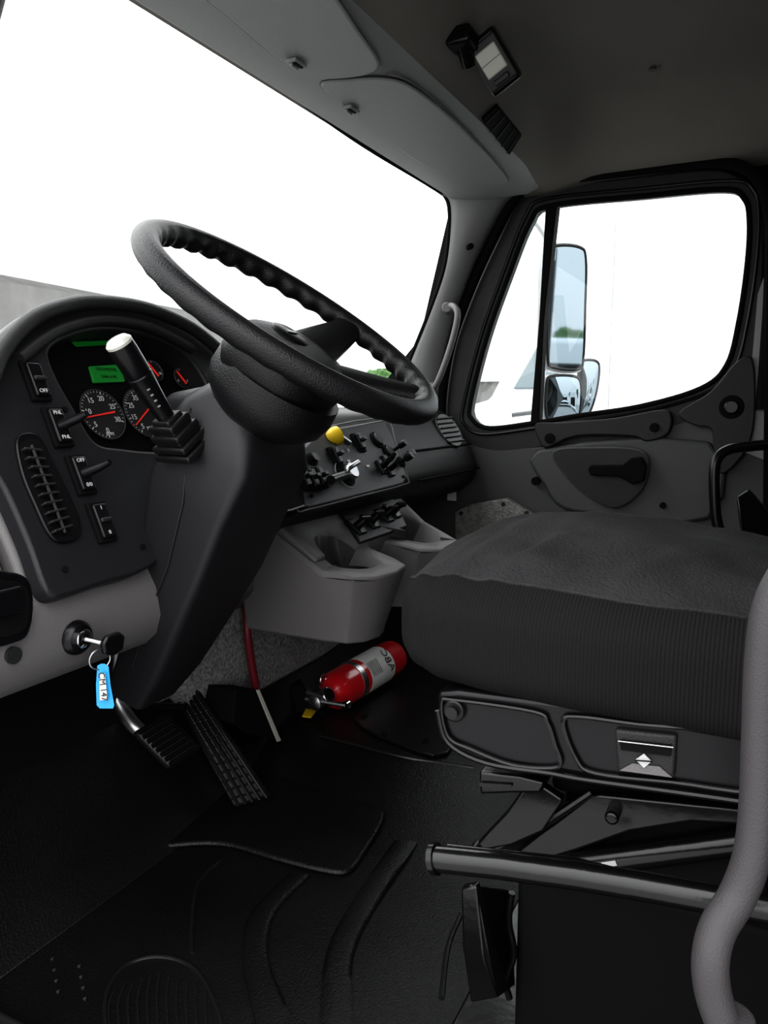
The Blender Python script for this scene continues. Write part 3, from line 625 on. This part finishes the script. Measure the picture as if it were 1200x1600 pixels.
tube('squeeze_lever',[h0,h1],.006,'steel',fe); tube('carry_handle',[atD(480,1082,(e0-CAM).dot(F)-.03),atD(505,1090,(e0-CAM).dot(F)-.05)],.006,'steel',fe)
cyl('lever_end',h1-ed*.004,h1+ed*.008,.010,'chrome',fe)
tube('pull_ring',[atD(505,1062,(e0-CAM).dot(F))+V((.012*math.cos(a),0,.012*math.sin(a))) for a in [2*math.pi*i/20 for i in range(20)]],.0018,'steel',fe,closed=True,seg=6)
prism('mount_base',[atD(x,y,(e0-CAM).dot(F)+.02) for x,y in ((440,1078),(470,1068),(490,1108),(520,1118),(505,1122),(445,1108))],(.03,.02,0),'matte',fe,bevel=.003)
prism('yellow_tag',[onZ(x,y,.062) for x,y in ((478,1108),(494,1112),(486,1122),(472,1120))],(0,0,.002),'yellow',fe)

# ============================================================ DRIVER SEAT
se=G('driver_seat',(.88,.1,.5))
KS=144
creases=[((.665,.275),(.93,.235),.0045,.010),((.67,.235),(.86,.165),.0035,.009),((.69,.31),(.80,.27),.004,.009),((.72,.20),(1.02,.20),.003,.012),((.70,.12),(.84,.05),.0025,.010),((1.08,.27),(.98,.22),.003,.010),((.80,.30),(1.02,.285),.0025,.008)]
def crz(x,y):
    z=0
    for (x0,y0),(x1,y1),h,w in creases:
        ex,ey=x1-x0,y1-y0; L2=ex*ex+ey*ey; t=max(0,min(1,((x-x0)*ex+(y-y0)*ey)/L2)); dx,dy=x-x0-ex*t,y-y0-ey*t
        d=math.sqrt(dx*dx+dy*dy); s=math.copysign(1,dx*-ey+dy*ex); f=(1-t*.6)
        z+=h*f*(math.exp(-(d/w)**2)-.6*math.exp(-((d-w*1.4)/w)**2)*(s>0))
    return z
def sect(y,x0,x1,zb,zt,crown,n=4.0,K=KS):
    cx=(x0+x1)/2; hx=(x1-x0)/2; cz=(zb+zt)/2; hz=(zt-zb)/2; l=[]
    for i in range(K):
        a=2*math.pi*i/K; ca,sa=math.cos(a),math.sin(a)
        x=cx+hx*math.copysign(abs(ca)**(2/n),ca); z=cz+hz*math.copysign(abs(sa)**(2/n),sa)
        if sa>0: z+=crown*(1-((x-cx)/hx)**2)*sa
        z+=(.0025*math.sin(x*31+y*23)+.0015*math.sin(x*70-y*50))*max(0,sa)**2
        if sa>.5: z+=crz(x,y)*sm(.5,.8,sa)
        l.append(V((x,y,z)))
    return l
S0=[(.345,.77,1.00,.515,.555,.002),(.340,.72,1.05,.500,.568,.005),(.330,.685,1.085,.485,.578,.010),(.31,.664,1.105,.474,.586,.016),(.28,.652,1.115,.467,.590,.024),(.22,.648,1.12,.462,.590,.030),(.14,.645,1.12,.460,.588,.030),(.06,.645,1.12,.460,.586,.022),(-.02,.645,1.12,.460,.584,.010),(-.10,.645,1.12,.463,.580,.0),(-.20,.65,1.115,.466,.578,-.004),(-.30,.66,1.10,.47,.575,0)]
S=[]
for q in range(len(S0)-1):
    kk=[1,2,4,5,9,11,11,8,4,2,2][q]
    pm,p0_,p1_,p2_=S0[max(q-1,0)],S0[q],S0[q+1],S0[min(q+2,len(S0)-1)]
    for j in range(kk):
        t=j/kk; S.append(tuple([p0_[0]+(p1_[0]-p0_[0])*t]+[b1_+(c1_-b1_)*(t*t*(3-2*t)*.5+t*.5) for b1_,c1_ in zip(p0_[1:],p1_[1:])]))
S.append(S0[-1])
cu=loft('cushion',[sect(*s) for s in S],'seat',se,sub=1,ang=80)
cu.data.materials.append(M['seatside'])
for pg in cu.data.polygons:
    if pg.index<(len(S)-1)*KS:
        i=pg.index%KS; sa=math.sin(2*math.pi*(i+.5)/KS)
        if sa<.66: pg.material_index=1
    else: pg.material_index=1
pp_=[]
ii=min(range(KS//4,KS//2+1),key=lambda q:abs(math.sin(2*math.pi*q/KS)-.66))
for s in reversed(S[2:]): pp_.append(sect(*s)[ii]+V((-.001,0,.0)))
tube('seat_piping',pp_,.0020,'seat',se,seg=8)
loft('backrest',[[V((x,y,z)) for x,y,z in ((.66,-.20,.50),(1.11,-.20,.50),(1.10,-.30,.90),(1.04,-.34,1.12),(.74,-.34,1.12),(.67,-.30,.90))],[V((x,y-.11,z)) for x,y,z in ((.66,-.20,.50),(1.11,-.20,.50),(1.10,-.30,.90),(1.04,-.34,1.12),(.74,-.34,1.12),(.67,-.30,.90))]],'seat',se,bevel=.03)
XS=.662
pan=[onX(x,y,XS) for x,y in ((682,1082),(715,1078),(900,1100),(1200,1140),(1200,1258),(1090,1238),(915,1215),(860,1205),(760,1190),(700,1155),(684,1120))]
prism('side_pan',pan,(.03,0,0),'black',se,bevel=.005)
box('seat_pan',(.885,.0,.442),(.42,.50,.04),'paint',se)
r1=cat([onX(x,y,XS-.003) for x,y in ((690,1098),(712,1094),(835,1112),(856,1130),(868,1165),(876,1190),(862,1200),(800,1195),(735,1170),(700,1150))],True,5)
tube('pan_rib_a',r1,.0024,'paint',se,closed=True,seg=8)
r2=cat([onX(x,y,XS-.003) for x,y in ((880,1128),(905,1120),(1000,1132),(1200,1155),(1200,1235),(1050,1222),(930,1208),(900,1185))],True,5)
tube('pan_rib_b',r2,.0024,'paint',se,closed=True,seg=8)
tube('pan_bright_edge',cat([onX(x,y,XS-.004) for x,y in ((684,1110),(700,1160),(760,1192),(860,1208),(915,1218),(1090,1242),(1200,1258))],False,5),.003,'paint',se,seg=8)
p=onX(708,1112,XS-.006); cyl('pan_bolt',p,p+V((.02,0,0)),.011,'black',se,bevel=.002); cyl('pan_bolt_head',p+V((-.005,0,0)),p+V((.02,0,0)),.006,'paint',se)
cb=[onX(x,y,XS-.006) for x,y in ((960,1140),(1058,1150),(1054,1218),(964,1206))]
prism('control_bezel',cb,(.01,0,0),'dark',se,bevel=.003)
prism('control_slot',[onX(x,y,XS-.008) for x,y in ((968,1156),(1050,1165),(1048,1182),(970,1172))],(.005,0,0),'matte',se)
tube('control_line',[onX(966,1158,XS-.009),onX(1052,1168,XS-.009)],.0006,'steel',se,seg=6)
prism('control_light',[onX(x,y,XS-.0075) for x,y in ((968,1204),(988,1193),(1030,1198),(1050,1215))],(.001,0,0),'grey',se)
prism('rocker_symbol',[onX(x,y,XS-.009) for x,y in ((993,1187),(1006,1178),(1018,1190),(1006,1200))],(.001,0,0),'ink',se)
tube('rocker_symbol_line',[onX(992,1188,XS-.0105),onX(1019,1190,XS-.0105)],.0006,'matte',se,seg=6)
prism('slide_bracket',[onX(x,y,.70) for x,y in ((748,1206),(812,1212),(850,1222),(846,1240),(800,1240),(750,1242))],(.05,0,0),'paint',se,bevel=.003)
prism('slide_bracket_slot',[onX(x,y,.699) for x,y in ((750,1222),(800,1225),(800,1229),(750,1227))],(-.002,0,0),'dark',se)
prism('scissor_arm',[onX(x,y,.73) for x,y in ((830,1215),(880,1250),(850,1300),(800,1322),(755,1330),(745,1318),(790,1270))],(.012,0,0),'paint',se,bevel=.003)
prism('scissor_plate',[onX(x,y,.76) for x,y in ((920,1238),(1200,1262),(1200,1410),(960,1372),(820,1345),(760,1335),(850,1275))],(.012,0,0),'matte',se,bevel=.004)
prism('linkage_plate',[onX(x,y,.742) for x,y in ((925,1240),(1200,1268),(1200,1292),(1080,1285),(985,1300),(900,1330),(850,1345),(800,1338),(860,1290))],(.010,0,0),'paint',se,bevel=.003)
tube('scissor_edge',cat([onX(x,y,.735) for x,y in ((925,1238),(880,1268),(830,1300),(770,1328))],False,5),.004,'paint',se,seg=8)
tube('lower_rail',[onX(682,1342,.64),onX(780,1352,.645),onX(900,1368,.65),onX(1000,1384,.655),onX(1200,1420,.66)],.0125,'paint',se,seg=14)
tube('lower_rail_lip',[onX(700,1328,.66),onX(900,1350,.67),onX(1000,1376,.67),onX(1200,1408,.67)],.006,'paint',se)
cyl('rail_end',onX(676,1342,.64),onX(684,1342,.64),.015,'paint',se)
for x,y in ((955,1280),(740,1335)): p=onX(x,y,.728); cyl('suspension_bolt',p,p+V((.02,0,0)),.007,'paint',se,bevel=.003)
tube('damper',[onX(900,1350,.745),onX(1180,1310,.75)],.014,'paint',se)
prism('weld_tab',[onX(x,y,.70) for x,y in ((940,1345),(962,1342),(965,1350),(942,1353))],(-.003,0,0),'steel',se)
prism('front_leg',[onX(x,y,.72) for x,y in ((720,1388),(745,1385),(758,1500),(778,1560),(735,1568),(722,1480))],(.012,0,0),'paint',se,bevel=.003)
prism('front_leg_face',[onX(745,1385,.722),onX(778,1560,.722),onX(805,1540,.80),onX(800,1392,.80)],(0,.01,0),'paint',se,bevel=.002)
tube('leg_weld',cat([onX(x,y,.77) for x,y in ((800,1395),(795,1440),(803,1490),(790,1530),(796,1560))],False,5),.004,'paint',se)
box('pedestal',(.92,-.02,.12),(.28,.50,.25),'matte',se,bevel=.01)
box('pedestal_foot',(.90,.0,.012),(.36,.60,.024),'paint',se,bevel=.004)
box('bellows',(.90,-.03,.33),(.26,.42,.18),'matte',se,bevel=.02)
for i in range(4): box('bellows_fold',(.90,-.03,.27+.042*i),(.28,.44,.018),'matte',se,bevel=.008)

# ============================================================ NEAR GRAB HANDLE
ng=G('entry_grab_handle',tuple(atD(1160,1250,.5)))
tube('grab_bar',cat([atD(x,y,D) for x,y,D in ((1260,860,.50),(1225,905,.5),(1202,960,.5),(1192,1040,.5),(1188,1150,.5),(1184,1260,.5),(1174,1340,.5),(1152,1400,.5),(1122,1450,.495),(1110,1500,.49),(1114,1550,.49),(1130,1600,.49),(1150,1640,.49))],False,8),.0115,'handle',ng,seg=20)
p=atD(1140,1605,.49); cyl('handle_washer',p-V((.0,.0,.01)),p+V((0,.0,.01)),.015,'handle',ng,bevel=.003)

# ============================================================ OUTSIDE
gr=mk('ground',[(-60,-60,-1.25),(120,-60,-1.25),(120,120,-1.25),(-60,120,-1.25)],[[0,1,2,3]],'asph')
mi=G('side_mirror',tuple(onX(885,480,2.42)))
def mirror(nm,pp,P0,dep,nz=0,dome=0):
    MN=V((-.65,-.76,nz)).normalized()
    l=cat([onP(x,y,P0,MN) for x,y in pp],True,5); c=sum(l,V())/len(l)
    prism(nm+'_housing',[c+(p-c)*1.06-MN*.004 for p in l],-MN*dep,'bodyw',mi,bevel=.01)
    tube(nm+'_gasket',l,.005,'dark',mi,closed=True,seg=8)
    if dome:
        loft(nm+'_glass',[[c+(p-c)*.97*s+MN*(.002+dome*(1-s*s)) for p in l] for s in (1,.9,.8,.7,.6,.5,.4,.3,.2,.1,.01)],'mirror',mi,ang=80)
    else: prism(nm+'_glass',[c+(p-c)*.97+MN*.002 for p in l],-MN*.004,'mirror',mi)
MNn=V((-.65,-.76,0)).normalized()
MP=onX(885,480,2.42)
mirror('flat_mirror',((858,400),(868,384),(905,386),(915,405),(914,480),(911,560),(903,577),(866,574),(856,560),(856,480)),MP,.05,-.038)
mirror('convex_mirror',((854,600),(862,588),(896,588),(907,600),(906,640),(898,654),(862,655),(853,645)),MP,.04,-.01,.006)
mirror('fender_mirror',((905,570),(912,563),(930,564),(936,575),(932,610),(922,642),(912,650),(904,646)),MP-MNn*.09,.04,0,.006)
tube('mirror_arm_upper',cat([onX(x,y,2.42) for x,y in ((818,338),(835,345),(850,365),(865,390))],False,5),.010,'bodyw',mi)
tube('mirror_arm_side',[onX(852,370,2.47),onX(848,600,2.47)],.009,'bodyw',mi)
tube('mirror_arm_lower',[onX(800,648,2.40),onX(860,640,2.42)],.009,'bodyw',mi)
pt=G('parked_truck',(6,0,0)); XT=5.0
prism('cab',[V((XT,y,z)) for y,z in ((.96,-.6),(.96,1.9),(1.25,1.75),(1.75,.78),(2.6,.55),(2.8,.3),(2.8,-.6))],(2.3,0,0),'bodyw',pt,bevel=.03)
prism('cab_window',[V((XT-.02,y,z)) for y,z in ((1.28,.85),(1.28,1.2),(1.38,1.2),(1.58,.85))],(.03,0,0),'tglass',pt,bevel=.01)
box('cargo_box',(XT+1.2,-3.14,1.2),(2.44,8.2,3.4),'bodyw',pt,bevel=.03)
for y in (2.2,-2.2,-5.5):
    cyl('tyre',(XT-.05,y,-.75),(XT+.3,y,-.75),.5,'matte',pt,bevel=.03)
for k,(x,y) in enumerate(((-1.6,-15),(1.2,-15.5),(4.0,-15))):
    q=G('delivery_van',(x,y,0)); box('van_body',(x,y-1.5,.1),(2.0,4.2,2.3),'bodyw',q,bevel=.12)
    prism('van_nose',[V((x-.95,y+.6,-.9)),V((x-.95,y+.6,.75)),V((x-.95,y+1.3,.05)),V((x-.95,y+1.9,-.1)),V((x-.95,y+2.0,-.9))],(1.9,0,0),'bodyw',q,bevel=.06)
    box('van_windscreen',(x,y+1.0,.42),(1.6,.05,.75),'matte',q,ax=(X_,V((0,.7,.7)),V((0,-.7,.7))))
    box('van_grille',(x,y+1.98,-.45),(1.2,.06,.4),'matte',q)
    for sx in (-.85,.85):
        for wy in (1.3,-2.4): cyl('van_wheel',(x+sx-.1,y+wy,-.9),(x+sx+.1,y+wy,-.9),.35,'matte',q)
wh=G('warehouse_building',(40,16,0)); 
bc=onX(757,618,40); box('building_body',(44,bc.y,.3),(8,3.0,3.4),'conc',wh,bevel=0); box('building_roof',(44,bc.y,2.05),(8.4,3.2,.2),'bodyw',wh,bevel=0)
for k in range(3): box('bay_door',(39.96,bc.y-1+k*1.0,-.1),(.1,.6,1.8),'bodyw',wh,bevel=0)
up=G('utility_pole',(26,22,2)); pp=onX(739,600,18); cyl('pole',(pp.x,pp.y,-1.25),(pp.x,pp.y,2.0),.05,'bark',up)
def tree(x,y,h):
    t=G('tree',(x,y,0)); cyl('trunk',(x,y,-1.25),(x,y,h*.5),.12,'bark',t,r1=.1)
    for k in range(9):
        c=V((x+random.uniform(-1,1)*h*.3,y+random.uniform(-1,1)*h*.3,h*(.35+.5*random.random()))); r=h*random.uniform(.18,.3)
        bm=bmesh.new(); bmesh.ops.create_icosphere(bm,subdivisions=3,radius=r)
        for v_ in bm.verts: v_.co=c+v_.co*(1+random.uniform(-.14,.14))
        me=bpy.data.meshes.new('crown'); bm.to_mesh(me); bm.free(); me.materials.append(M['leaf']); link(bpy.data.objects.new('crown',me),t)
for px,d,h in ((604,45,3.0),(598,52,2.4),(760,60,1.6),(750,66,1.7)):
    p=onX(px,620,d); tree(p.x,p.y,h)
for x,y,h in ((-5,-46,2.4),(-2,-50,2.6),(1,-50,2.2),(4,-50,2.7),(8,-52,2.6),(13,-50,2.6)): tree(x,y,h)
cw=G('concrete_wall',(5,14,1))
wt=[onY(-500,360,8.0),onY(0,428,11),onY(330,492,15),onY(420,560,19)]
prism('wall_slab',[V((wt[0].x,wt[0].y,-1.25)),wt[0],wt[1],wt[2],wt[3],V((wt[3].x,wt[3].y,-1.25))],(-.2,.6,0),'conc',cw)
tube('wall_coping',[w+V((0,-.05,0)) for w in wt],.03,'bodyw',cw,seg=8)

# ============================================================ LIGHT : overcast sky, brighter overhead
w=bpy.data.worlds.new('overcast_sky'); sc.world=w; w.use_nodes=True; nt=w.node_tree
bg=nt.nodes['Background']; bg.inputs[1].default_value=1.0
tc=nt.nodes.new('ShaderNodeTexCoord'); sx=nt.nodes.new('ShaderNodeSeparateXYZ'); mr=nt.nodes.new('ShaderNodeMapRange')
mr.inputs['From Min'].default_value=0; mr.inputs['From Max'].default_value=.9; mr.inputs['To Min'].default_value=1.9; mr.inputs['To Max'].default_value=4.3
nt.links.new(tc.outputs['Generated'],sx.inputs[0]); nt.links.new(sx.outputs['Z'],mr.inputs['Value'])
nt.links.new(mr.outputs['Result'],bg.inputs[1]); bg.inputs[0].default_value=(.99,.995,1,1)
# ============================================================ CAMERA
cd=bpy.data.cameras.new('camera'); co=bpy.data.objects.new('camera',cd); sc.collection.objects.link(co)
cd.sensor_fit='VERTICAL'; cd.sensor_height=36; cd.sensor_width=27; cd.lens=27; cd.clip_start=.01; cd.clip_end=500
mw=Matrix((R,U,-F)).transposed().to_4x4(); mw.translation=CAM; co.matrix_world=mw
sc.camera=co
